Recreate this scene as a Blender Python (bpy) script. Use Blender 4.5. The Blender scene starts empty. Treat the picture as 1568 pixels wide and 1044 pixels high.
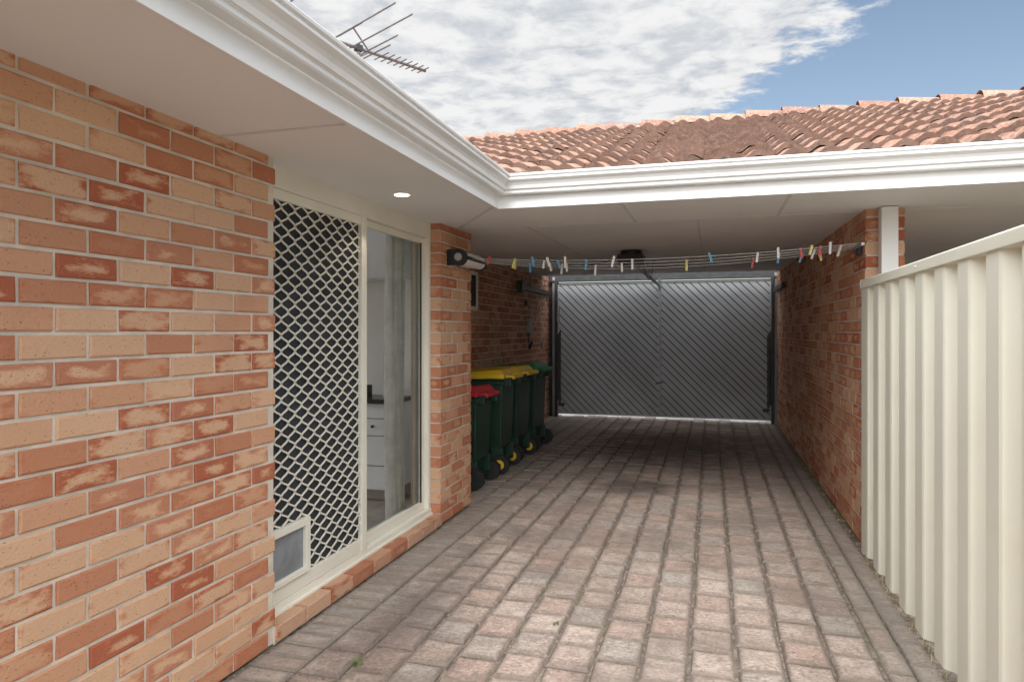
import bpy, math, random
from mathutils import Vector
random.seed(7)
R=random.random
def ru(a,b): return a+(b-a)*random.random()
scene=bpy.context.scene

# ---------------------------------------------------------------- materials
class NT:
    def __init__(s,m):
        m.use_nodes=True; s.t=m.node_tree; s.n=s.t.nodes; s.l=s.t.links
        s.n.clear()
    def node(s,typ,**k):
        n=s.n.new(typ)
        for a,b in k.items(): setattr(n,a,b)
        return n
    def put(s,sock,v):
        if hasattr(v,'is_output') or isinstance(v,bpy.types.NodeSocket): s.l.new(v,sock)
        else:
            if isinstance(v,(tuple,list)) and len(v)==3 and sock.type=='RGBA': v=tuple(v)+(1,)
            sock.default_value=v
    def math(s,op,a,b=0.0,c=0.0,clamp=False):
        n=s.node('ShaderNodeMath',operation=op); n.use_clamp=clamp
        s.put(n.inputs[0],a); s.put(n.inputs[1],b); s.put(n.inputs[2],c); return n.outputs[0]
    def mix(s,f,a,b,mode='MIX'):
        n=s.node('ShaderNodeMix',data_type='RGBA',blend_type=mode)
        s.put(n.inputs[0],f); s.put(n.inputs[6],a); s.put(n.inputs[7],b); return n.outputs[2]
    def noise(s,vec,scale,detail=3,rough=.55,dist=0):
        n=s.node('ShaderNodeTexNoise'); s.put(n.inputs['Vector'],vec)
        n.inputs['Scale'].default_value=scale; n.inputs['Detail'].default_value=detail
        n.inputs['Roughness'].default_value=rough; n.inputs['Distortion'].default_value=dist
        return n.outputs[0]
    def ramp(s,v,a,b,lo=0.0,hi=1.0):
        n=s.node('ShaderNodeMapRange',interpolation_type='SMOOTHSTEP')
        s.put(n.inputs[0],v); n.inputs[1].default_value=a; n.inputs[2].default_value=b
        n.inputs[3].default_value=lo; n.inputs[4].default_value=hi; return n.outputs[0]
    def obj(s): return s.node('ShaderNodeTexCoord').outputs['Object']
    def out(s,col,rough=.6,bump=None,bs=.3,bd=.01,metal=0,spec=.5,emis=None,es=0):
        p=s.node('ShaderNodeBsdfPrincipled'); o=s.node('ShaderNodeOutputMaterial')
        s.put(p.inputs['Base Color'],col); s.put(p.inputs['Roughness'],rough)
        p.inputs['Metallic'].default_value=metal
        p.inputs['Specular IOR Level'].default_value=spec
        if emis: s.put(p.inputs['Emission Color'],emis); p.inputs['Emission Strength'].default_value=es
        if bump is not None:
            b=s.node('ShaderNodeBump'); b.inputs['Strength'].default_value=bs; b.inputs['Distance'].default_value=bd
            s.put(b.inputs['Height'],bump); s.l.new(b.outputs[0],p.inputs['Normal'])
        s.l.new(p.outputs[0],o.inputs[0]); return p

def paint(name,col,rough=.5,var=.08,scale=3,bump=0,metal=0,spec=.5,dirt=None):
    m=bpy.data.materials.new(name); t=NT(m); o=t.obj()
    n=t.noise(o,scale,2)
    dark=tuple(c*(1-var*2) for c in col); lite=tuple(min(1,c*(1+var)) for c in col)
    c=t.mix(t.ramp(n,.3,.7),dark,lite)
    if dirt:
        n2=t.noise(o,dirt[1],4,.7); c=t.mix(t.math('MULTIPLY',t.ramp(n2,.52,.75),dirt[2]),c,dirt[0])
    t.out(c,rough,t.noise(o,scale*25,2) if bump else None,bump or .1,.004,metal,spec)
    return m

def brick_mat(name,cream,mid,red,dark,bias=0.0):
    m=bpy.data.materials.new(name); t=NT(m); o=t.obj()
    at=t.node('ShaderNodeAttribute',attribute_name='bcol')
    sp=t.node('ShaderNodeSeparateColor'); t.l.new(at.outputs['Color'],sp.inputs[0])
    r1,r2,hl=sp.outputs
    hh=at.outputs['Alpha']
    uv=t.node('ShaderNodeUVMap'); uv.uv_map='UVMap'
    su=t.node('ShaderNodeSeparateXYZ'); t.l.new(uv.outputs[0],su.inputs[0])
    eu=t.math('SUBTRACT',hl,t.math('ABSOLUTE',su.outputs[0]))
    ev=t.math('SUBTRACT',hh,t.math('ABSOLUTE',su.outputs[1]))
    cx=t.node('ShaderNodeCombineXYZ')
    t.put(cx.inputs[0],t.math('ADD',su.outputs[0],t.math('MULTIPLY',r2,37)))
    t.put(cx.inputs[1],t.math('ADD',t.math('MULTIPLY',su.outputs[1],2.6),t.math('MULTIPLY',r1,53)))
    cv=cx.outputs[0]
    nz=t.noise(cv,10,3,.6); nz2=t.noise(cv,75,3,.75)
    e=t.math('MINIMUM',t.math('MULTIPLY',eu,.45),t.math('ADD',ev,.004))
    e=t.math('ADD',e,t.math('MULTIPLY',t.math('SUBTRACT',nz,.5),.10))
    e=t.math('ADD',e,t.math('MULTIPLY',t.math('SUBTRACT',nz2,.5),.030))
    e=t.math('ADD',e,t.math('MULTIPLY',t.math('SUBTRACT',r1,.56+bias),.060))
    c=t.mix(t.ramp(e,-.010,.003),red,mid)
    c=t.mix(t.ramp(e,-.002,.016),c,cream)
    c=t.mix(t.ramp(r2,.82,.92,0,.7),c,red)
    c=t.mix(t.ramp(r2,.50,.65,0,.5),c,mid)
    c=t.mix(t.ramp(r2,.30,.10,0,.3),c,tuple(min(1,x*1.12) for x in cream))
    c=t.mix(t.ramp(nz2,.48,.75,0,.45),c,mid)
    vo=t.node('ShaderNodeTexVoronoi'); t.put(vo.inputs['Vector'],cv); vo.inputs['Scale'].default_value=44
    spk=t.math('MULTIPLY',t.ramp(vo.outputs['Distance'],.18,.07),t.math('GREATER_THAN',nz,.49))
    c=t.mix(t.math('MULTIPLY',spk,.85),c,dark)
    c=t.mix(t.ramp(t.noise(o,1.4,3,.6),.5,.8,0,.2),c,tuple(x*.6 for x in red))
    h=t.math('ADD',t.noise(o,90,3,.7),t.math('MULTIPLY',spk,-.6))
    t.out(c,.85,h,.7,.006,spec=.25)
    return m

M={}
M['brick']=brick_mat('facebrick',(.64,.41,.265),(.54,.25,.14),(.40,.12,.065),(.10,.05,.04))
M['brick2']=brick_mat('facebrick_darkened',(.54,.34,.23),(.45,.215,.125),(.35,.12,.07),(.10,.05,.04),bias=.12)  # same brick with carport shade put into the colour; also the red-brown sill
M['mortar']=paint('mortar',(.68,.62,.53),.95,.08,8,.6)
M['white']=paint('white_gutter_paint',(.74,.75,.745),.32,.02,2,dirt=((.48,.47,.44),3,.3))
M['fascia']=paint('fascia_paint',(.79,.80,.80),.45,.015,2)
M['soffit']=paint('soffit_board',(.82,.83,.825),.75,.02,.8,.05)
M['ceil']=paint('carport_ceiling',(.80,.815,.815),.75,.03,.8,.05)
M['joint']=paint('soffit_joint',(.68,.68,.67),.6,.03)
M['cream']=paint('cream_aluminium',(.78,.76,.67),.38,.02,3)
M['fence']=paint('cream_steel_fence',(.80,.785,.665),.36,.012,1.5,dirt=((.56,.49,.36),2.2,.12))
M['black']=paint('black_plastic',(.018,.018,.02),.45,.1)
M['darkmesh']=paint('insect_mesh',(.028,.033,.040),.7,.15,4)
M['grey']=paint('grey_plastic',(.36,.37,.38),.5,.08)
M['flap']=paint('pet_flap',(.23,.25,.27),.25,.1,9)
M['steel']=paint('galv_steel',(.42,.43,.44),.45,.1,20,metal=.6)
M['antsteel']=paint('weathered_aluminium',(.22,.225,.23),.5,.1,20,metal=.3)
M['darksteel']=paint('dark_steel',(.05,.052,.055),.5,.15,10)
M['gdoor']=paint('garage_slats',(.45,.47,.485),.7,.06,1.5,.1,dirt=((.52,.52,.52),4,.3))
M['gback']=paint('garage_backing',(.10,.103,.106),.7,.1)
M['bingreen']=paint('bin_green',(.016,.050,.032),.40,.12,4,dirt=((.12,.14,.12),9,.18))
M['lidyellow']=paint('lid_yellow',(.82,.54,.03),.42,.06,5)
M['lidred']=paint('lid_red',(.55,.03,.045),.42,.08,5)
M['lidgreen']=paint('lid_green',(.015,.22,.08),.42,.08,5)
M['rubber']=paint('rubber',(.02,.02,.02),.8,.1)
M['pegw']=paint('peg_white',(.8,.8,.78),.4,.02); M['pegb']=paint('peg_blue',(.10,.36,.60),.4,.02)
M['pegy']=paint('peg_yellow',(.78,.72,.22),.4,.02); M['pegr']=paint('peg_red',(.6,.08,.08),.4,.02)
M['line']=paint('clothes_cord',(.60,.62,.62),.6,.03)
M['curtain']=paint('curtain_fabric',(.72,.72,.65),.9,.06,12)
M['int']=paint('interior_wall',(.86,.85,.81),.8,.02); M['cab']=paint('kitchen_cabinet',(.86,.87,.88),.4,.02)
M['bench']=paint('bench_top',(.03,.03,.035),.25,.1); M['itile']=paint('interior_floor',(.35,.31,.28),.4,.1,3)
M['concrete']=paint('driveway_concrete',(.70,.66,.60),.9,.08,1.5,.3)
M['render']=paint('rendered_wall',(.55,.54,.52),.85,.04,1)

def glass():
    m=bpy.data.materials.new('window_glass'); t=NT(m)
    tr=t.node('ShaderNodeBsdfTransparent'); tr.inputs[0].default_value=(.92,.94,.94,1)
    g=t.node('ShaderNodeBsdfGlossy'); g.inputs['Roughness'].default_value=.02
    fr=t.node('ShaderNodeFresnel'); fr.inputs[0].default_value=1.4
    mx=t.node('ShaderNodeMixShader'); t.l.new(fr.outputs[0],mx.inputs[0])
    t.l.new(tr.outputs[0],mx.inputs[1]); t.l.new(g.outputs[0],mx.inputs[2])
    o=t.node('ShaderNodeOutputMaterial'); t.l.new(mx.outputs[0],o.inputs[0]); return m
M['glass']=glass()
def emit():
    m=bpy.data.materials.new('lamp_lens'); t=NT(m)
    t.out((.9,.88,.8),.5,emis=(1,.93,.80),es=6); return m
M['lamp']=emit()

def paver_mat():
    m=bpy.data.materials.new('paver'); t=NT(m); o=t.obj()
    at=t.node('ShaderNodeAttribute',attribute_name='bcol')
    sp=t.node('ShaderNodeSeparateColor'); t.l.new(at.outputs['Color'],sp.inputs[0])
    r1,r2,hl=sp.outputs; hh=at.outputs['Alpha']
    uv=t.node('ShaderNodeUVMap'); uv.uv_map='UVMap'
    su=t.node('ShaderNodeSeparateXYZ'); t.l.new(uv.outputs[0],su.inputs[0])
    n16=t.noise(o,14,3,.65); n50=t.noise(o,55,3,.75); n2=t.noise(o,1.4,4,.65); n5=t.noise(o,5,3,.6)
    eu=t.math('SUBTRACT',hl,t.math('ABSOLUTE',su.outputs[0])); ev=t.math('SUBTRACT',hh,t.math('ABSOLUTE',su.outputs[1]))
    e=t.math('ADD',t.math('MINIMUM',eu,ev),t.math('MULTIPLY',t.math('SUBTRACT',n16,.5),.06))
    c=t.mix(r1,(.42,.325,.275),(.53,.435,.375))
    c=t.mix(t.ramp(r2,.70,.92,0,.7),c,(.38,.35,.315))
    c=t.mix(t.ramp(r2,.28,.06,0,.55),c,(.42,.275,.22))
    c=t.mix(t.ramp(n16,.40,.68,0,.65),c,(.26,.205,.175))
    c=t.mix(t.ramp(n50,.48,.70,0,.6),c,(.64,.56,.49))
    c=t.mix(t.ramp(n50,.46,.28,0,.8),c,(.16,.125,.105))
    c=t.mix(t.ramp(e,.034,-.002,0,.78),c,(.15,.12,.10))
    c=t.mix(t.ramp(n2,.44,.64,0,.58),c,(.18,.145,.122))
    so=t.node('ShaderNodeSeparateXYZ'); t.l.new(o,so.inputs[0])
    def blob(x,y,rx,ry):
        dx=t.math('DIVIDE',t.math('SUBTRACT',so.outputs[0],x),rx); dy=t.math('DIVIDE',t.math('SUBTRACT',so.outputs[1],y),ry)
        d=t.math('SQRT',t.math('ADD',t.math('MULTIPLY',dx,dx),t.math('MULTIPLY',dy,dy)))
        d=t.math('ADD',d,t.math('MULTIPLY',t.math('SUBTRACT',n5,.5),1.5)); return t.ramp(d,1.15,.2)
    c=t.mix(t.math('MULTIPLY',blob(-.75,6.55,.5,.5),.7),c,(.07,.055,.05))
    c=t.mix(t.math('MULTIPLY',blob(-.5,9.0,1.3,1.9),.7),c,(.08,.062,.055))
    c=t.mix(t.math('MULTIPLY',blob(-1.5,3.3,.32,1.1),.6),c,(.12,.095,.085))
    c=t.mix(t.math('MULTIPLY',blob(-1.0,4.8,.4,.8),.45),c,(.15,.11,.095))
    c=t.mix(t.math('MULTIPLY',blob(-.2,2.9,.35,.5),.35),c,(.20,.165,.145))
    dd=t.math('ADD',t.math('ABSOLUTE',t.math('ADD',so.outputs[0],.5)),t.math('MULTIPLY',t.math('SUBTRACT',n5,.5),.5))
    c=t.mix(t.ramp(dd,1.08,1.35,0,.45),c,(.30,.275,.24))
    h=t.math('ADD',n50,t.math('MULTIPLY',n16,1.8))
    t.out(c,.85,h,.8,.011,spec=.3); return m
M['paver']=paver_mat()
def sand_mat():
    m=bpy.data.materials.new('sand_soil'); t=NT(m); o=t.obj()
    c=t.mix(t.ramp(t.noise(o,30,4,.7),.35,.65),(.11,.09,.072),(.30,.25,.20))
    c=t.mix(t.ramp(t.noise(o,1.5,3),.5,.65,0,.5),c,(.15,.14,.08))
    t.out(c,.95,t.noise(o,80,2),.6,.01); return m
M['sand']=sand_mat()
def tile_mat():
    m=bpy.data.materials.new('terracotta_tile'); t=NT(m); o=t.obj()
    at=t.node('ShaderNodeAttribute',attribute_name='bcol')
    sp=t.node('ShaderNodeSeparateColor'); t.l.new(at.outputs['Color'],sp.inputs[0]); r1,r2,hl=sp.outputs
    c=t.mix(r1,(.31,.16,.11),(.44,.26,.19))
    c=t.mix(t.ramp(r2,.70,.95,0,.7),c,(.24,.145,.12))
    n9=t.noise(o,14,4,.75); n35=t.noise(o,38,3,.75)
    c=t.mix(t.ramp(n9,.50,.66,0,.65),c,(.16,.105,.09))
    c=t.mix(t.ramp(n35,.52,.68,0,.7),c,(.58,.47,.40))
    c=t.mix(t.ramp(n35,.43,.30,0,.7),c,(.10,.07,.06))
    uv=t.node('ShaderNodeUVMap'); uv.uv_map='UVMap'
    su=t.node('ShaderNodeSeparateXYZ'); t.l.new(uv.outputs[0],su.inputs[0])
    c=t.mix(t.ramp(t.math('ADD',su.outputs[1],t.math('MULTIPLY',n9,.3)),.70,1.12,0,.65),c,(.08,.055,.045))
    t.out(c,.85,n35,.5,.006,spec=.3); return m
M['tile']=tile_mat()
def leaf_mat():
    m=bpy.data.materials.new('weed_leaf'); t=NT(m); o=t.obj()
    t.out(t.mix(t.noise(o,40,2),(.05,.11,.02),(.16,.22,.06)),.6); return m
M['leaf']=leaf_mat(); M['dry']=paint('dry_grass',(.42,.33,.18),.9,.2,30)

# ---------------------------------------------------------------- mesh builder
class MB:
    def __init__(s): s.v=[];s.f=[];s.m=[];s.uv=[];s.c=[];s.sm=[]
    def add(s,vs,fs,mat=0,uvs=None,cols=None,smooth=False):
        b=len(s.v); s.v+= [tuple(p) for p in vs]
        for i,f in enumerate(fs):
            s.f.append([b+k for k in f]); s.m.append(mat); s.sm.append(smooth)
            s.uv.append(uvs[i] if uvs else [(0,0)]*len(f))
            s.c.append(cols[i] if cols else (0.5,0.5,.1,.1))
    def box(s,x0,x1,y0,y1,z0,z1,mat=0):
        s.add([(x0,y0,z0),(x1,y0,z0),(x1,y1,z0),(x0,y1,z0),(x0,y0,z1),(x1,y0,z1),(x1,y1,z1),(x0,y1,z1)],
              [(0,3,2,1),(4,5,6,7),(0,1,5,4),(1,2,6,5),(2,3,7,6),(3,0,4,7)],mat)
    def obox(s,c,ax,ay,az,mat=0):
        c=Vector(c);ax=Vector(ax);ay=Vector(ay);az=Vector(az)
        vs=[c+i*ax+j*ay+k*az for k in(-1,1) for j in(-1,1) for i in(-1,1)]
        s.add(vs,[(0,2,3,1),(4,5,7,6),(0,1,5,4),(1,3,7,5),(3,2,6,7),(2,0,4,6)],mat)
    def cyl(s,p0,p1,r,mat=0,n=10,r1=None,smooth=True):
        p0=Vector(p0);p1=Vector(p1);d=(p1-p0).normalized()
        a=d.orthogonal().normalized();b=d.cross(a); r1=r if r1 is None else r1
        vs=[];
        for k in range(n):
            w=2*math.pi*k/n; q=a*math.cos(w)+b*math.sin(w); vs.append(p0+q*r); vs.append(p1+q*r1)
        s.add(vs,[(2*k,(2*k+2)%(2*n),(2*k+3)%(2*n),2*k+1) for k in range(n)],mat,smooth=smooth)
        s.add([vs[2*k] for k in range(n)],[list(range(n))[::-1]],mat); s.add([vs[2*k+1] for k in range(n)],[list(range(n))],mat)
    def prism(s,poly,n,depth,mat=0):
        n=Vector(n); a=[Vector(p) for p in poly]; b=[p-n*depth for p in a]; k=len(a)
        s.add(a+b,[list(range(k))]+[(i,i+k,(i+1)%k+k,(i+1)%k) for i in range(k)],mat)
    def brick(s,o,u,v,n,L,H,D,bev=.004,mat=0,jit=.0,tilt=0):
        o=Vector(o);r1,r2=R(),R()
        j=lambda:ru(-jit,jit)
        off=[ru(-tilt,tilt) for _ in range(4)]
        P=[(0,0),(L,0),(L,H),(0,H)]
        vs=[];
        for (x,y) in P: vs.append(o+u*x+v*y-n*D)
        for i,(x,y) in enumerate(P): vs.append(o+u*(x+j())+v*(y+j())+n*(off[i]-bev))
        inn=[(bev,bev),(L-bev,bev),(L-bev,H-bev),(bev,H-bev)]
        for i,(x,y) in enumerate(inn): vs.append(o+u*(x+j())+v*(y+j())+n*off[i])
        fs=[(8,9,10,11)];uvs=[[(x-L/2,y-H/2) for x,y in inn]];cols=[(r1,r2,L/2,H/2)]
        for i in range(4):
            k=(i+1)%4
            fs.append((4+i,4+k,8+k,8+i)); uvs.append([(P[i][0]-L/2,P[i][1]-H/2),(P[k][0]-L/2,P[k][1]-H/2),(inn[k][0]-L/2,inn[k][1]-H/2),(inn[i][0]-L/2,inn[i][1]-H/2)]); cols.append((r1,r2,L/2,H/2))
            fs.append((i,k,4+k,4+i))
            if i in(1,3): uvs.append([(-D/2,P[i][1]-H/2),(-D/2,P[k][1]-H/2),(D/2,P[k][1]-H/2),(D/2,P[i][1]-H/2)]); cols.append((r1,r2,D/2,H/2))
            else: uvs.append([(P[i][0]-L/2,-D/2),(P[k][0]-L/2,-D/2),(P[k][0]-L/2,D/2),(P[i][0]-L/2,D/2)]); cols.append((r1,r2,L/2,D/2))
        s.add(vs,fs,mat,uvs,cols)
    def build(s,name,mats,parent=None,bevel=0,seg=2):
        me=bpy.data.meshes.new(name); me.from_pydata(s.v,[],s.f)
        for m in mats: me.materials.append(M[m])
        me.polygons.foreach_set('material_index',s.m); me.polygons.foreach_set('use_smooth',s.sm)
        uvl=me.uv_layers.new(name='UVMap'); flat=[c for f in s.uv for p in f for c in p]; uvl.data.foreach_set('uv',flat)
        ca=me.color_attributes.new('bcol','FLOAT_COLOR','CORNER')
        fc=[x for c,f in zip(s.c,s.f) for _ in f for x in c]; ca.data.foreach_set('color',fc)
        me.update(); ob=bpy.data.objects.new(name,me); scene.collection.objects.link(ob)
        if parent: ob.parent=parent
        if bevel:
            b=ob.modifiers.new('bev','BEVEL'); b.width=bevel; b.segments=seg; b.limit_method='ANGLE'; b.angle_limit=math.radians(40)
        return ob
def empty(name):
    e=bpy.data.objects.new(name,None); scene.collection.objects.link(e); return e

X=Vector((1,0,0));Y=Vector((0,1,0));Z=Vector((0,0,1))
CH=.086
def wall(mb,o,u,n,L,H,D=.11,z0=0,jit=.0018,start=0.0):
    o=Vector(o); nrow=int(math.ceil(H/CH))
    for r in range(nrow):
        z=z0+r*CH; h=min(.0735,H-r*CH)
        if h<.02: continue
        x=-((.12 if r%2 else 0)+start)
        while x<L:
            a=max(x,0);b=min(x+.2275,L)
            if b-a>.04: mb.brick(o+u*a+Z*z+n*ru(-.002,.002),u,Z,n,b-a,h,D,.005,0,jit)
            x+=.240
    c0=o-n*.008+u*.006; 
    pts=[c0+Z*z0,c0+u*(L-.012)+Z*z0,c0+u*(L-.012)+Z*(z0+H),c0+Z*(z0+H)]
    mb.prism(pts,n,D-.014,1)

# ---------------------------------------------------------------- ground
g=MB(); g.add([(-300,-300,-.015),(300,-300,-.015),(300,300,-.015),(-300,300,-.015)],[(0,1,2,3)]); g.build('ground',['sand'])
g=MB(); g.box(-3.2,1.6,11.78,30,-.05,-.004); g.build('driveway',['concrete'])

pv=MB()
def field(x0,ncol,y0,y1,w=.2,l=.232,gx=.010,gy=.014):
    for c in range(ncol):
        y=y0-(l/2 if c%2 else 0)-ru(-.02,.02)
        while y<y1:
            zz=ru(-.005,.004)
            pv.brick((x0+c*w+ru(-.003,.003),y+ru(-.004,.004),zz),X,Y,Z,w-gx,l-gy,.05,.011,0,.004,.003); y+=l
field(-1.715,12,-1.6,11.75,w=.2025)
field(-1.715-.2025*5,5,5.62,11.75,w=.2025)
y=-1.6
while y<11.6:
    if y<5.5: pv.brick((-1.945,y,ru(-.003,.001)),X,Y,Z,.222,.108,.05,.006,0,.002,.0015)
    y+=.116
y=-1.6
while y<11.7:
    pv.brick((.722,y,ru(-.004,.001)),X,Y,Z,.108,.225,.05,.006,0,.002,.002)
    pv.brick((.838,y+.1,ru(-.005,0)),X,Y,Z,.105,.225,.05,.006,0,.002,.002)
    y+=.233
pv.build('brick_paving',['paver'])

# ---------------------------------------------------------------- house
house=empty('brick_house')
w=MB(); wall(w,(-1.97,-2.535,0),Y,X,5.32,2.30); w.build('front_wall',['brick','mortar'],house)
w=MB(); wall(w,(-1.97,4.83,0),Y,X,.69,2.30); wall(w,(-2.09,5.51,0),-X,Y,.64,2.36); w.build('pier',['brick','mortar'],house)
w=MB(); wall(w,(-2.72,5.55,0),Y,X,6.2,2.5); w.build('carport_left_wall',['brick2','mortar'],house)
w=MB()
y=2.79
while y<4.82:
    w.brick((-1.958,y,.0),Y,Z,X,min(.23,4.83-y),.078,.13,.006,0,.0015); y+=.24
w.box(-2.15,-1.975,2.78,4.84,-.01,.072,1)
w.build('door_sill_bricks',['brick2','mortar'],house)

CE=11.08   # ceiling / roof stop short: gap added to let daylight onto the tilt door
w=MB()
w.add([(-2.3,-3,2.275),(-1.33,-3,2.275),(-1.33,4.2,2.275),(-2.3,4.2,2.275)],[(0,3,2,1)])
w.add([(-2.3,4.2,2.275),(9,4.2,2.275),(9,5.2,2.285),(-2.3,5.2,2.285)],[(0,3,2,1)])
w.build('eave_soffit',['soffit'],house)
zCE=2.285+(CE-5.2)*.01742
w=MB(); w.add([(-2.9,5.2,2.285),(9,5.2,2.285),(9,CE,zCE),(-2.9,CE,zCE)],[(0,3,2,1)]); w.box(-2.9,9,CE,CE+.03,zCE,zCE+.12); w.build('carport_ceiling',['ceil'],house)
w=MB()
def cz(y): return 2.275+ (0 if y<4.2 else (y-4.2)*.01 if y<5.2 else .01+(y-5.2)*.01742)
def strip(x0,y0,x1,y1,wd=.018):
    a=Vector((x0,y0,cz(y0)-.004));b=Vector((x1,y1,cz(y1)-.004)); d=(b-a).normalized(); sd=d.cross(Z)*wd/2
    w.prism([a-sd,a+sd,b+sd,b-sd],-Z,.0035)
for yy in (.6,2.4): strip(-1.96,yy,-1.335,yy)
strip(-1.95,5.15,-1.34,4.22)
strip(-1.3,5.2,8,5.2); 
for xx in (-.55,.45,2.6,4.8): strip(xx,4.22,xx,5.19)
for xx in (-1.4,-.1): strip(xx,5.22,xx,CE-.05)
strip(-2.6,8.2,.98,8.2)
w.build('soffit_joints',['joint'],house)

def runprof(mb,prof,mat=0,closed=True):
    n=len(prof)
    A=[(-1.33+o,-3,z) for o,z in prof]; B=[(-1.33+o,4.2-o,z) for o,z in prof]; C=[(9,4.2-o,z) for o,z in prof]
    rng=range(n if closed else n-1)
    mb.add(A+B+C,[(i,(i+1)%n,n+(i+1)%n,n+i) for i in rng]+[(n+i,n+(i+1)%n,2*n+(i+1)%n,2*n+i) for i in rng],mat)
w=MB(); runprof(w,[(0,2.243),(.022,2.243),(.022,2.40),(0,2.40)]); w.build('fascia',['fascia'],house,.002)
w=MB(); runprof(w,[(.024,2.322),(.070,2.322),(.076,2.329),(.076,2.344),(.084,2.350),(.088,2.3505),(.090,2.358),(.094,2.372),(.104,2.386),(.117,2.396),(.124,2.402),(.124,2.412),(.119,2.415),(.119,2.419),(.130,2.423),(.132,2.434),(.128,2.439),(.118,2.437),(.112,2.405),(.080,2.36),(.070,2.328),(.026,2.328)])
w.build('gutter',['white'],house,.0012)

def tiles(mb,frame,length,rows,gauge,slope,skip=None):
    o,u,run=frame; cs,sn=math.cos(slope),math.sin(slope)
    up=(run*cs+Z*sn); nn=(Z*cs-run*sn)
    TW=.37; nt=int(length/TW)
    prof=[(0,.006),(.04,.0),(.12,.003),(.18,.016),(.23,.032),(.28,.041),(.34,.041),(.40,.033),(.46,.016),(.50,.005),(.54,.0),(.62,.003),(.68,.016),(.73,.032),(.78,.041),(.84,.041),(.90,.033),(.96,.018),(1.0,.010)]
    for r in range(rows):
        for i in range(nt):
            if skip and skip(r,i): continue
            r1,r2=R(),R(); ds=ru(-.012,.012); dz=ru(-.003,.006); tl=ru(-.007,.007); sk=ru(-.010,.010)
            vs=[]
            for (a,h) in prof:
                t=tl*a
                base=o+u*((i+a)*TW)+up*(r*gauge+ds+sk*a)+nn*(dz+t)
                vs.append(base+nn*(h+.0)); vs.append(base+nn*(h+.034)+up*.004)
                vs.append(base+nn*(h-.004)+up*(gauge+.02))
            k=len(prof)
            fs=[];uv=[]
            for q in range(k-1):
                b=q*3
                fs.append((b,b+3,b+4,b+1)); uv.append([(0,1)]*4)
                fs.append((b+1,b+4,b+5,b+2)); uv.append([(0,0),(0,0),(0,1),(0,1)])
            mb.add(vs,fs,0,uv,[(r1,r2,.1,.1)]*len(fs),smooth=False)
            for idx in range(len(mb.sm)-len(fs)+1,len(mb.sm),2): mb.sm[idx]=True
sl=math.atan(.358)
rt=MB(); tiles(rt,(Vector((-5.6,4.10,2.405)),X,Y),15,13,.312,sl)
zr=2.405+13*.312*math.sin(sl)+.02; yr=4.10+13*.312*math.cos(sl)
x=-5.2
while x<9.3:
    n=8; vs=[];r1,r2=R(),R(); dz=ru(-.010,.010)
    for k in range(n+1):
        a=math.pi*k/n
        vs.append((x,yr+.14*math.cos(a),zr-.03+dz+.11*math.sin(a))); vs.append((x+.40,yr+.115*math.cos(a),zr-.045+dz+.085*math.sin(a)))
    rt.add(vs,[(2*k,2*k+1,2*k+3,2*k+2) for k in range(n)],0,None,[(r1,r2,.1,.1)]*n,True); x+=.37
rt.add([(-5.6,yr,zr-.02),(9.4,yr,zr-.02),(9.4,CE,zr-.02-(CE-yr)*.358),(-5.6,CE,zr-.02-(CE-yr)*.358)],[(0,1,2,3)])
rt.build('tile_roof_carport',['tile'],house)
rt=MB(); tiles(rt,(Vector((-1.29,-3.2,2.395)),Y,-X),11.5,13,.312,sl,lambda r,i:6<=r<=11 and 15<=i<=21)   # tiles left out: unseen opening added to let daylight into the kitchen
rt.add([(-5.1,-3.2,zr-.03),(-5.1,8.3,zr-.03),(-6.2,8.3,zr-.42),(-6.2,-3.2,zr-.42)],[(0,1,2,3)])
rt.build('tile_roof_house',['tile'],house)

# ------------- sliding door set
w=MB()
w.box(-2.13,-2.05,2.74,4.83,2.165,2.28)
w.box(-2.13,-2.045,2.74,4.83,.074,.125)
w.box(-2.045,-2.03,2.74,4.83,.074,.092)
w.box(-2.13,-2.05,4.785,4.828,.125,2.165)
w.box(-2.12,-2.04,3.745,3.80,.125,2.165)
w.box(-2.135,-2.06,3.803,3.845,.125,2.165)
w.box(-2.07,-2.046,2.74,3.744,2.11,2.163)
w.box(-2.07,-2.046,2.74,3.744,.127,.205)
w.box(-2.07,-2.046,2.74,2.80,.205,2.11)
w.box(-2.12,-2.085,3.846,4.784,2.12,2.164); w.box(-2.12,-2.085,3.846,4.784,.127,.19)
w.box(-2.12,-2.085,4.72,4.784,.19,2.12)
w.box(-2.135,-2.115,4.655,4.715,.13,2.16)
w.box(-2.075,-2.03,3.135,3.175,.207,.49); w.box(-2.075,-2.03,2.802,3.134,.452,.49); w.box(-2.075,-2.03,2.802,3.134,.207,.235)
w.build('sliding_door_frame',['cream'],house,.003)
w=MB(); w.box(-2.084,-2.078,4.70,4.722,.19,2.12,0); w.box(-2.05,-2.046,3.80,3.803,.13,2.16,0); w.build('door_seals',['black'],house)
w=MB(); w.box(-2.058,-2.05,2.80,3.135,.235,.452); w.build('pet_door_flap',['flap'],house)
w=MB()
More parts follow.
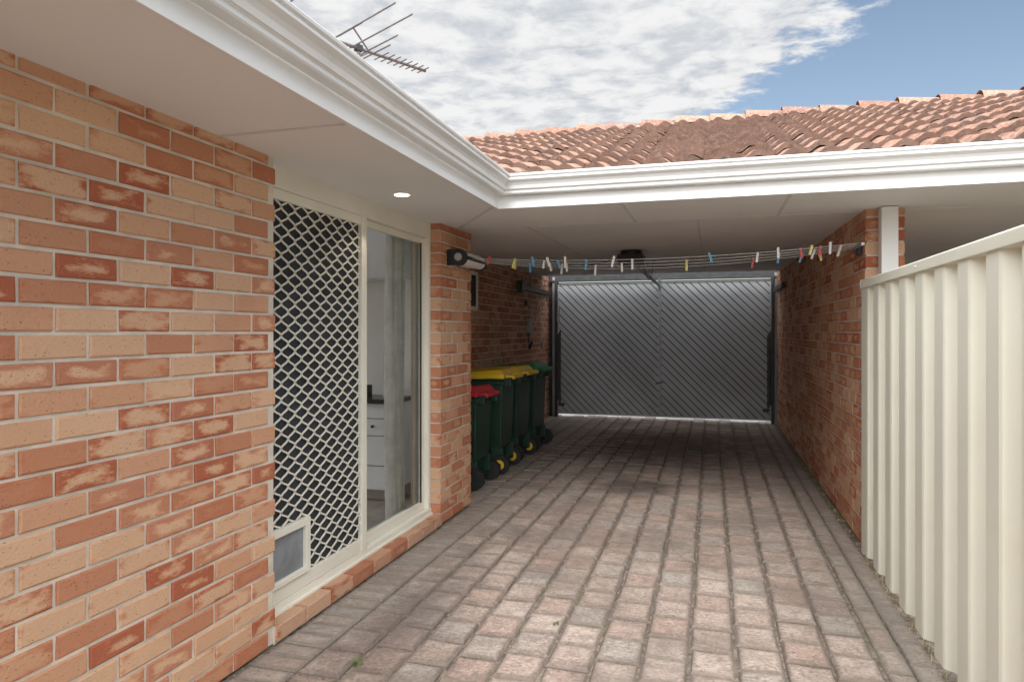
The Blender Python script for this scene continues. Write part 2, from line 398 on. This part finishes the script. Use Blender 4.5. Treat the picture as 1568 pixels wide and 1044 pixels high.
def ribbon(k,y0=2.80,y1=3.744,z0=.205,z1=2.11,ww=.118,hh=.080):
    pts=[];n=10; N=int((z1-z0)/hh*n)
    for i in range(N+1):
        z=z0+i*(z1-z0)/N; ph=(z/hh+(.5 if k%2 else 0))*2*math.pi
        s=math.cos(ph); s=math.copysign(abs(s)**.85,s)
        pts.append((y0+k*ww/2+s*ww*.245,z))
    for i in range(N):
        (a,b),(c,d)=pts[i],pts[i+1]
        if min(a,c)<y0-.002 or max(a,c)>y1+.004: continue
        if max(a,c)<3.175 and min(b,d)<.49: continue
        hw=.0042; 
        L=math.hypot(c-a,d-b); ny,nz=(d-b)/L*hw,-(c-a)/L*hw
        w.prism([(-2.050,a-ny,b-nz),(-2.050,a+ny,b+nz),(-2.050,c+ny,d+nz),(-2.050,c-ny,d-nz)],X,.006)
for k in range(0,18): ribbon(k)
w.build('security_grille',['cream'],house)
w=MB(); w.add([(-2.066,2.8,.2),(-2.066,3.745,.2),(-2.066,3.745,2.12),(-2.066,2.8,2.12)],[(0,1,2,3)]); w.build('insect_screen',['darkmesh'],house)
w=MB(); w.add([(-2.1,3.84,.18),(-2.1,4.73,.18),(-2.1,4.73,2.13),(-2.1,3.84,2.13)],[(0,1,2,3)]); w.build('door_glass',['glass'],house)
w=MB(); N=60; vs=[]
for i in range(N+1):
    yy=4.44+.20*i/N; xx=-2.21+.035*math.sin(i*.62)+.012*math.sin(i*1.7)
    for zz in (.12,.8,1.5,2.2): vs.append((xx+.01*math.sin(i*.3+zz*2),yy+(zz-1)*.012*math.sin(i*.2),zz))
w.add(vs,[(4*i+j,4*i+4+j,4*i+5+j,4*i+1+j) for i in range(N) for j in range(3)],0,smooth=True); w.build('curtain',['curtain'],house)
w=MB()
w.add([(-6.5,1,.09),(-2.14,1,.09),(-2.14,5.4,.09),(-6.5,5.4,.09)],[(0,1,2,3)],1)
for (a,b,c,d) in((-6.5,-2.14,1,2.6),(-6.5,-4.5,2.6,4.7),(-2.75,-2.14,2.6,4.7),(-6.5,-2.14,4.7,5.4)):  # ceiling pieces around the opening added to daylight the room
    w.add([(a,c,2.4),(b,c,2.4),(b,d,2.4),(a,d,2.4)],[(0,3,2,1)],0)
w.box(-6.5,-2.1,.9,1,.09,2.4,0)
w.box(-6.5,-2.12,5.36,5.4,.09,2.4,0)
w.box(-2.16,-2.135,1,2.75,.09,2.4,0); w.box(-2.16,-2.135,4.84,5.35,.09,2.4,0)
w.box(-3.6,-2.45,5.0,5.355,.19,.88,2); w.box(-3.6,-2.45,5.05,5.355,.10,.19,1); w.box(-3.62,-2.42,4.96,5.356,.89,.92,3)
for zz in (.38,.62,.76): w.box(-3.59,-2.46,4.996,4.999,zz,zz+.004,3)
for xx in (-2.62,-2.95,-3.2): w.cyl((xx,4.99,.70),(xx,4.97,.70),.012,3,10)
w.cyl((-2.75,5.15,.92),(-2.75,5.15,1.02),.035,3); w.cyl((-2.6,5.2,.92),(-2.6,5.2,1.03),.035,0)
w.box(-3.6,-2.45,5.05,5.355,1.9,2.39,2)
w.build('interior_kitchen',['int','itile','cab','bench'],house)

w=MB(); w.cyl((-1.76,3.71,2.268),(-1.76,3.71,2.2745),.058,0,28); w.cyl((-1.76,3.71,2.2655),(-1.76,3.71,2.2678),.043,1,28)
w.build('downlight',['fascia','lamp'],house)
ld=bpy.data.lights.new('downlight_lamp','SPOT'); ld.energy=5; ld.spot_size=math.radians(110); ld.color=(1,.9,.75); ld.shadow_soft_size=.04
lo=bpy.data.objects.new('downlight_lamp',ld); lo.location=(-1.76,3.71,2.25); scene.collection.objects.link(lo); lo.parent=house

w=MB(); w.box(1.065,1.165,4.98,5.075,1.2,2.278); w.box(1.05,1.18,4.97,5.08,1.70,1.76); w.build('carport_post',['fascia'],house,.004)
w=MB(); w.box(-3.0,9,11.72,11.82,2.36,2.57); w.box(4.5,4.7,5.2,11.8,0,2.3); w.box(1.24,4.5,11.7,11.8,0,2.355)
w.build('carport_end_wall',['render'],house)
w=MB(); w.box(-2.715,-2.69,7.0,7.78,1.72,1.76);w.box(-2.715,-2.69,7.0,7.78,2.13,2.17);w.box(-2.715,-2.69,7.74,7.78,1.76,2.13);w.box(-2.715,-2.69,7.0,7.04,1.76,2.13);w.box(-2.713,-2.705,7.04,7.74,1.76,2.13,1)
w.build('carport_window',['cream','darkmesh'],house)
w=MB()
w.box(-2.716,-2.66,10.12,10.26,1.45,1.66,0); w.box(-2.716,-2.70,10.35,10.37,1.66,2.38,0); w.box(-2.716,-2.68,11.05,11.13,1.18,1.30,0); w.box(-2.716,-2.68,10.0,10.08,1.85,1.93,1)
w.cyl((-2.70,10.19,1.45),(-2.70,10.19,1.2),.008,1,6); w.cyl((-2.69,10.19,1.2),(-2.67,10.25,1.3),.02,1,6)
w.build('switch_box',['grey','black'],house,.004)

w=MB(); wall(w,(.99,11.75,0),-Y,-X,6.66,2.5); wall(w,(1.23,5.09,0),Y,X,6.66,2.5); w.build('brick_wall',['brick','mortar'])

# ---------------------------------------------------------------- fence
fence=empty('metal_fence')
w=MB(); P=.300
prof=[];y=4.96
while y>-2:
    prof+=[(.952,y),(.952,y-.115),(.957,y-.130),(1.000,y-.162),(1.005,y-.175),(1.005,y-.240),(1.000,y-.253),(.957,y-.288)]
    y-=P
vs=[];
for (a,b) in prof: vs.append((a,b,.02));vs.append((a,b,1.765))
w.add(vs,[(2*i,2*i+1,2*i+3,2*i+2) for i in range(len(prof)-1)],0,smooth=False)
w.build('sheets',['fence'],fence,.005)
w=MB()
pr=[(.938,1.745),(.938,1.792),(.946,1.80),(1.022,1.80),(1.03,1.792),(1.03,1.745),(1.024,1.745),(.944,1.745)]
n=len(pr); vs=[(a,4.97,z) for a,z in pr]+[(a,-2,z) for a,z in pr]
w.add(vs,[(i,(i+1)%n,n+(i+1)%n,n+i) for i in range(n)]+[list(range(n))])
w.box(.955,1.0,4.962,5.03,0,1.79)
y=4.9
while y>-1.8: w.cyl((.938,y,1.772),(.9345,y,1.772),.006,0,8); y-=1.2
w.build('rail',['fence'],fence,.002)

# ---------------------------------------------------------------- garage door
gd=empty('garage_door')
GY=11.6; w=MB()
def clip(poly,f):
    out=[]
    for i in range(len(poly)):
        a,b=poly[i],poly[(i+1)%len(poly)];fa,fb=f(a),f(b)
        if fa>=0: out.append(a)
        if (fa>=0)!=(fb>=0):
            t=fa/(fa-fb); out.append((a[0]+t*(b[0]-a[0]),a[1]+t*(b[1]-a[1])))
    return out
def panel(x0,x1,z0,z1):
    w.box(x0,x1,GY+.012,GY+.03,z0,z1,1)
    s=.128; k=x0+z0
    q=math.floor(k/s)*s
    while q<x1+z1:
        poly=[(x0+.012,z0+.01),(x1-.012,z0+.01),(x1-.012,z1-.01),(x0+.012,z1-.01)]
        g0=.012
        poly=clip(poly,lambda p:p[0]+p[1]-(q+g0)); 
        if poly: poly=clip(poly,lambda p:(q+s-g0)-(p[0]+p[1]))
        if len(poly)>2:
            w.prism([(a,GY+ru(-.002,.002),b) for a,b in poly],-Y,.012,0)
        q+=s
    for (a,b,c,d) in((x0-.004,x0+.014,z0,z1),(x1-.014,x1+.004,z0,z1)): w.box(a,b,GY-.012,GY+.012,c,d,0)
    w.box(x0,x1,GY-.012,GY+.012,z0-.004,z0+.02,0); w.box(x0,x1,GY-.012,GY+.012,z1-.03,z1+.004,0)
panel(-2.55,-.835,.055,2.30); panel(-.815,.90,.055,2.30)
w.build('slatted_leaves',['gdoor','gback'],gd)
w=MB()
w.box(-.830,-.820,GY-.016,GY+.01,.055,2.30,0)
w.box(-.85,-.80,GY-.03,GY-.017,.57,.64,0); w.cyl((-.89,GY-.05,.60),(-.77,GY-.05,.63),.008,2,8); w.box(-.845,-.805,GY-.03,GY-.017,2.18,2.26,0)
w.box(-2.72,-2.552,GY+.035,GY+.06,0,2.42,2); w.box(.902,.99,GY+.035,GY+.06,0,2.42,2)
for sx,a in((-1,-2.575),(1,.925)):
    w.box(a-.02,a+.02,GY-.06,GY+.02,.0,2.32,2)
    w.box(a-.02-sx*-.05,a+.02-sx*-.05,GY-.03,GY+.03,.0,2.40,0)
    w.box(a-sx*.07-.015,a-sx*.07+.015,GY-.09,GY-.05,.25,1.35,2)
    w.cyl((a-sx*.05,GY-.1,.3),(a-sx*.05,GY-.1,1.2),.022,2,8)
    w.obox((a-sx*.10,GY-.08,.22),(.05,0,0),(0,.02,0),(0,0,.025),2)
    w.obox((a-sx*.06,GY-.10,1.3),(.03,0,.05),(0,.02,0),(0,0,.14),2)
    w.obox((a-sx*.04,GY-.05,1.75),(.02,0,0),(0,.015,0),(0,0,.12),1)
w.box(-2.70,.98,GY-.05,GY+.02,2.315,2.345,2)
w.box(-2.70,.98,GY-.0,GY+.1,2.35,2.53,2)
w.box(-2.70,-2.66,9.5,11.5,2.08,2.15,2); w.box(.93,.97,10.2,11.5,2.08,2.15,2)
w.box(-2.68,-2.60,9.45,9.55,2.02,2.2,2); 
w.build('hardware',['grey','steel','darksteel'],gd,.002)
w=MB(); c=(-.82,7.35)
w.box(c[0]-.13,c[0]+.13,c[1]-.16,c[1]+.16,2.17,2.27,0); w.cyl((c[0],c[1]-.03,2.27),(c[0],c[1]-.03,2.318),.11,0,20)
w.box(c[0]-.02,c[0]+.02,7.5,11.55,2.20,2.225,1); w.box(c[0]-.015,c[0]+.015,11.35,11.55,2.15,2.33,1)
w.box(c[0]+.131,c[0]+.135,c[1]-.08,c[1]+.08,2.19,2.24,1)
for i in range(8):
    t0,t1=i/8,(i+1)/8; f=lambda t:(c[0]-.1-.9*t,c[1]+.2+.5*t,2.30-.13*4*t*(1-t)*.6)
    w.cyl(f(t0),f(t1),.006,0,6)
for i in range(6):
    f=lambda t:(c[0]+.13+.12*t,c[1]-.1,2.22-.22*math.sin(math.pi*t)); w.cyl(f(i/6),f((i+1)/6),.004,0,5)
w.build('opener_motor',['black','steel'],gd,.006)

# ---------------------------------------------------------------- clothesline
cl=empty('clothesline'); w=MB()
w.cyl((-1.87,4.98,2.035),(-1.87,5.44,2.035),.055,1,18); w.box(-1.965,-1.87,5.0,5.42,1.99,2.085,1)
w.cyl((-1.87,4.94,2.035),(-1.87,4.98,2.035),.066,0,20); w.cyl((-1.87,5.44,2.035),(-1.87,5.47,2.035),.062,0,20)
w.cyl((-1.87,4.932,2.035),(-1.87,4.94,2.035),.03,2,16)
w.box(-1.966,-1.87,4.945,4.975,1.975,2.095,0); w.box(-1.83,-1.80,5.0,5.42,2.02,2.045,0)
w.build('reel_housing',['black','fascia','grey'],cl,.004)
w=MB(); LY=[5.07,5.17,5.27,5.37]
def lz(x,k): 
    t=(x+1.82)/2.78; return 2.035-.001*k+.02*t-(.055+.012*k)*4*t*(1-t)
for k,yy in enumerate(LY):
    for i in range(24):
        a=-1.82+2.78*i/24;b=-1.82+2.78*(i+1)/24; w.cyl((a,yy,lz(a,k)),(b,yy+.0,lz(b,k)),.0022,0,6)
w.box(.955,.975,5.03,5.41,2.035,2.055,1); w.box(.965,.989,5.18,5.26,1.99,2.07,2)
w.build('cords',['line','steel','black'],cl)
w=MB()
pegs=[(-1.667,'r',0),(-1.51,'y',2),(-1.49,'y',1),(-1.41,'b',3),(-1.31,'b',0),(-1.25,'w',1),(-1.22,'w',2),(-1.19,'w',0),(-1.15,'w',3),(-1.13,'b',1),(-1.09,'w',2),(-1.06,'w',0),(-.92,'b',1),(-.88,'w',3),(-.70,'w',0),(-.66,'w',2),(-.57,'w',1),(-.18,'y',2),(-.01,'b',0),(.29,'r',3),(.31,'w',1),(.44,'w',0),(.46,'b',2),(.60,'r',1),(.62,'b',3),(.65,'y',0),(.69,'w',2),(.72,'r',1),(.75,'y',3),(.77,'w',0),(.86,'w',2)]
ci={'w':0,'b':1,'y':2,'r':3}
for xx,c,k in pegs:
    yy=LY[k]; z=lz(xx,k); an_=ru(-.35,.35); sp=.0055
    ax=Vector((math.cos(an_),0,math.sin(an_)));dn=Vector((-math.sin(an_),0,math.cos(an_)))
    fl=ru(.032,.042)
    for s_ in(-1,1):
        w.obox(Vector((xx,yy,z-.012))+Y*s_*sp,ax*.0075,Y*.0035,dn*fl+Y*s_*.004,ci[c])
    w.cyl((xx-.004,yy-.009,z-.012),(xx-.004,yy+.009,z-.012),.003,0,6)
w.build('pegs',['pegw','pegb','pegy','pegr'],cl)

# ---------------------------------------------------------------- wheelie bins
def bin_(yc,xc,lid,W=.56,Dp=.62,H=1.0,hub='lidyellow'):
    root=empty('wheelie_bin'); root.location=(xc,yc,0); root.rotation_euler[2]=ru(-.05,.05)
    b=MB(); 
    def ring(x0,x1,hw,z): return [(x0,-hw,z),(x1,-hw,z),(x1,hw,z),(x0,hw,z)]
    lv=[(-.38*Dp,.30*Dp,W*.36,.04),(-.40*Dp,.33*Dp,W*.37,.22),(-.41*Dp,.40*Dp,W*.38,.26),(-.47*Dp,.43*Dp,W*.44,H*.86)]
    vs=[];[vs.extend(ring(*l)) for l in lv]
    fs=[(3,2,1,0)]
    for i in range(len(lv)-1):
        for k in range(4): fs.append((4*i+k,4*i+(k+1)%4,4*i+4+(k+1)%4,4*i+4+k))
    b.add(vs,fs)
    b.box(-.50*Dp,.46*Dp,-W*.475,W*.475,H*.86,H*.90); b.box(-.48*Dp,.44*Dp,-W*.455,W*.455,H*.90,H*.925)
    for s in(-1,1):
        b.box(.40*Dp,.56*Dp,s*W*.36-.012,s*W*.36+.012,H*.84,H*.93)
        b.box(.22*Dp,.43*Dp,s*W*.37-.02,s*W*.37+.02,.09,.26)
    b.build('body',['bingreen'],root,.02,3)
    h=MB(); h.cyl((.56*Dp,-W*.44,H*.92),(.56*Dp,W*.44,H*.92),.016,0,12); h.build('handle',['bingreen'],root)
    l=MB(); z=H*.928
    vs=[(-.53*Dp,-W*.50,z-.02),(.47*Dp,-W*.50,z-.005),(.47*Dp,W*.50,z-.005),(-.53*Dp,W*.50,z-.02),
        (-.53*Dp,-W*.50,z+.015),(.47*Dp,-W*.50,z+.035),(.47*Dp,W*.50,z+.035),(-.53*Dp,W*.50,z+.015),
        (-.44*Dp,-W*.40,z+.045),(.40*Dp,-W*.40,z+.085),(.40*Dp,W*.40,z+.085),(-.44*Dp,W*.40,z+.045)]
    fs=[(3,2,1,0)]+[(k,(k+1)%4,4+(k+1)%4,4+k) for k in range(4)]+[(4+k,4+(k+1)%4,8+(k+1)%4,8+k) for k in range(4)]+[(8,9,10,11)]
    l.add(vs,fs)
    for s in(-1,1): l.box(.44*Dp,.60*Dp,s*W*.27-.05,s*W*.27+.05,z-.005,z+.03)
    l.cyl((.575*Dp,-W*.36,z+.004),(.575*Dp,W*.36,z+.004),.02,0,12)
    l.build('lid',[lid],root,.013,3)
    q=MB(); xw=.40*Dp
    for s in(-1,1):
        q.cyl((xw,s*W*.46-.028,.10),(xw,s*W*.46+.028,.10),.10,0,26); q.cyl((xw,s*W*.46-.032,.10),(xw,s*W*.46+.032,.10),.05,1,18)
        q.cyl((xw,s*W*.46-.035,.10),(xw,s*W*.46+.035,.10),.018,0,10)
    q.cyl((xw,-W*.45,.1),(xw,W*.45,.1),.012,0,8)
    q.build('wheels',['rubber',hub],root,.004)
    return root
bin_(6.22,-2.33,'lidred',.50,.56,.93,'rubber')
bin_(6.98,-2.36,'lidyellow',.58,.66,1.06)
bin_(7.68,-2.37,'lidyellow',.58,.66,1.06)
bin_(8.44,-2.36,'lidgreen',.58,.66,1.06,'rubber')

# ---------------------------------------------------------------- antenna
an=MB(); zA=4.36; A=Vector((-3.58,6.11,zA)); D=Vector((.481,.877,0)); Pp=Vector((.877,-.481,0))
an.cyl(A-D*.9,A+D*1.08,.018,0,8)
for al,hl in((-.75,1.15),(-.084,1.07),(.153,1.0),(.32,.54),(.40,.30)): an.cyl(A+D*al-Pp*hl,A+D*al+Pp*hl,.009,0,6)
for i in range(8):
    al=.50+i*.078; an.cyl(A+D*al-Pp*(.13-.004*i),A+D*al+Pp*(.13-.004*i),.008,0,6)
for s in(-1,1): an.cyl(A+D*.35,A+D*.12+Z*.16*s+Pp*.06,.009,0,6); an.cyl(A+D*.12+Z*.16*s-Pp*.22,A+D*.12+Z*.16*s+Pp*.22,.008,0,6)
an.cyl(A+D*.22-Z*1.3,A+D*.22+Z*.05,.018,0,10); an.obox(A+D*.22,D*.035,Pp*.03,Z*.03,1)
an.build('tv_antenna',['antsteel','darksteel'])

# ---------------------------------------------------------------- weeds
def weeds(name,pts,mat,n,h,spread):
    w=MB()
    for (x,y) in pts:
        for i in range(n):
            a=ru(0,6.28); r=ru(0,spread); px,py=x+r*math.cos(a),y+r*math.sin(a)
            b=ru(0,6.28); l=ru(.4,1)*h; wd=l*.16
            dx,dy=math.cos(b),math.sin(b); sx,sy=-dy*wd,dx*wd; ln=ru(.3,1.1)
            p=[(px-sx*.4,py-sy*.4,-.008),(px+sx*.4,py+sy*.4,-.008),(px+dx*l*ln*.5+sx,py+dy*l*ln*.5+sy,l*.6),(px+dx*l*ln*.5-sx,py+dy*l*ln*.5-sy,l*.6),(px+dx*l*ln,py+dy*l*ln,l*.75)]
            w.add(p,[(0,1,2,3),(3,2,4)])
    w.build(name,[mat])
weeds('weeds',[(.965,7.0),(.955,6.2),(.97,5.9),(.96,8.6),(.71,6.7),(-.75,3.35),(-1.5,2.7)],'leaf',12,.032,.022)
weeds('dry_grass',[(.955,2.2+.11*i) for i in range(26)]+[(.965,5.2+.3*i) for i in range(12)],'dry',14,.022,.05)

# ---------------------------------------------------------------- light & world
elev=math.radians(40); az=math.radians(6)
sd=Vector((math.sin(az)*math.cos(elev),-math.cos(az)*math.cos(elev),math.sin(elev)))
sun=bpy.data.lights.new('sun','SUN'); sun.energy=2.4; sun.angle=math.radians(22); sun.color=(1,.97,.93)
so=bpy.data.objects.new('sun',sun); so.rotation_euler=(-sd).to_track_quat('-Z','Y').to_euler(); scene.collection.objects.link(so)
wd=bpy.data.worlds.new('World'); scene.world=wd; wd.use_nodes=True
t=NT(wd)
sky=t.node('ShaderNodeTexSky',sky_type='NISHITA'); sky.sun_disc=False; sky.sun_elevation=elev; sky.sun_rotation=math.radians(180)-az
sky.air_density=1.0; sky.dust_density=1.2
tc=t.node('ShaderNodeTexCoord').outputs['Generated']
s3=t.node('ShaderNodeSeparateXYZ'); t.l.new(tc,s3.inputs[0])
zc=t.math('MAXIMUM',s3.outputs[2],.06)
px=t.math('DIVIDE',s3.outputs[0],zc); py=t.math('DIVIDE',s3.outputs[1],zc)
cm=t.node('ShaderNodeCombineXYZ'); t.put(cm.inputs[0],px); t.put(cm.inputs[1],py)
pv_=cm.outputs[0]
s=t.math('ADD',t.math('MULTIPLY',t.math('SUBTRACT',px,.40),.969),t.math('MULTIPLY',t.math('SUBTRACT',py,2.274),.387))
n1=t.noise(pv_,2.2,5,.6,.2); n2=t.noise(pv_,6,6,.62,.3)
e=t.math('SUBTRACT',t.math('MULTIPLY',t.math('SUBTRACT',n1,.5),.7),s)
e=t.math('ADD',e,t.math('MULTIPLY',t.math('SUBTRACT',n2,.5),.65))
mask=t.ramp(e,-.10,.08)
wisp=t.math('MULTIPLY',t.ramp(n1,.60,.78),.5)
thin=t.math('SUBTRACT',1,t.math('MULTIPLY',t.ramp(n2,.40,.28),.3))
mask=t.math('MAXIMUM',t.math('MULTIPLY',mask,thin),wisp)
ccol=t.mix(t.ramp(t.math('ADD',t.math('MULTIPLY',n2,.65),t.math('MULTIPLY',n1,.35)),.38,.58),(6.3,6.55,6.95),(9.0,9.0,9.0))
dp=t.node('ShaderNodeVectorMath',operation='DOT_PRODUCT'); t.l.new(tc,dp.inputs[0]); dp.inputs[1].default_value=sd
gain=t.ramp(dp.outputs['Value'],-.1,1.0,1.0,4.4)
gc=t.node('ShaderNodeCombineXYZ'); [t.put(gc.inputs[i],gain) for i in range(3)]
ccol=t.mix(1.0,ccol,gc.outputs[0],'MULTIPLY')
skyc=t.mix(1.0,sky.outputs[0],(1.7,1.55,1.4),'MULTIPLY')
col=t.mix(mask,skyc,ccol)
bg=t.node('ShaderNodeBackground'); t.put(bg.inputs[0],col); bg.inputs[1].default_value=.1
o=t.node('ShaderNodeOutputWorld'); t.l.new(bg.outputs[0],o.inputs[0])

cam=bpy.data.cameras.new('camera'); cam.sensor_width=36; cam.lens=36*1050/1568; cam.shift_y=-14/1568; cam.clip_end=2000; cam.clip_start=.05
co=bpy.data.objects.new('camera',cam); co.location=(0,0,1.46); co.rotation_euler=(math.radians(90),0,math.atan(306/1050)); scene.collection.objects.link(co); scene.camera=co
scene.view_settings.view_transform='Standard'; scene.view_settings.look='None'; scene.view_settings.exposure=0
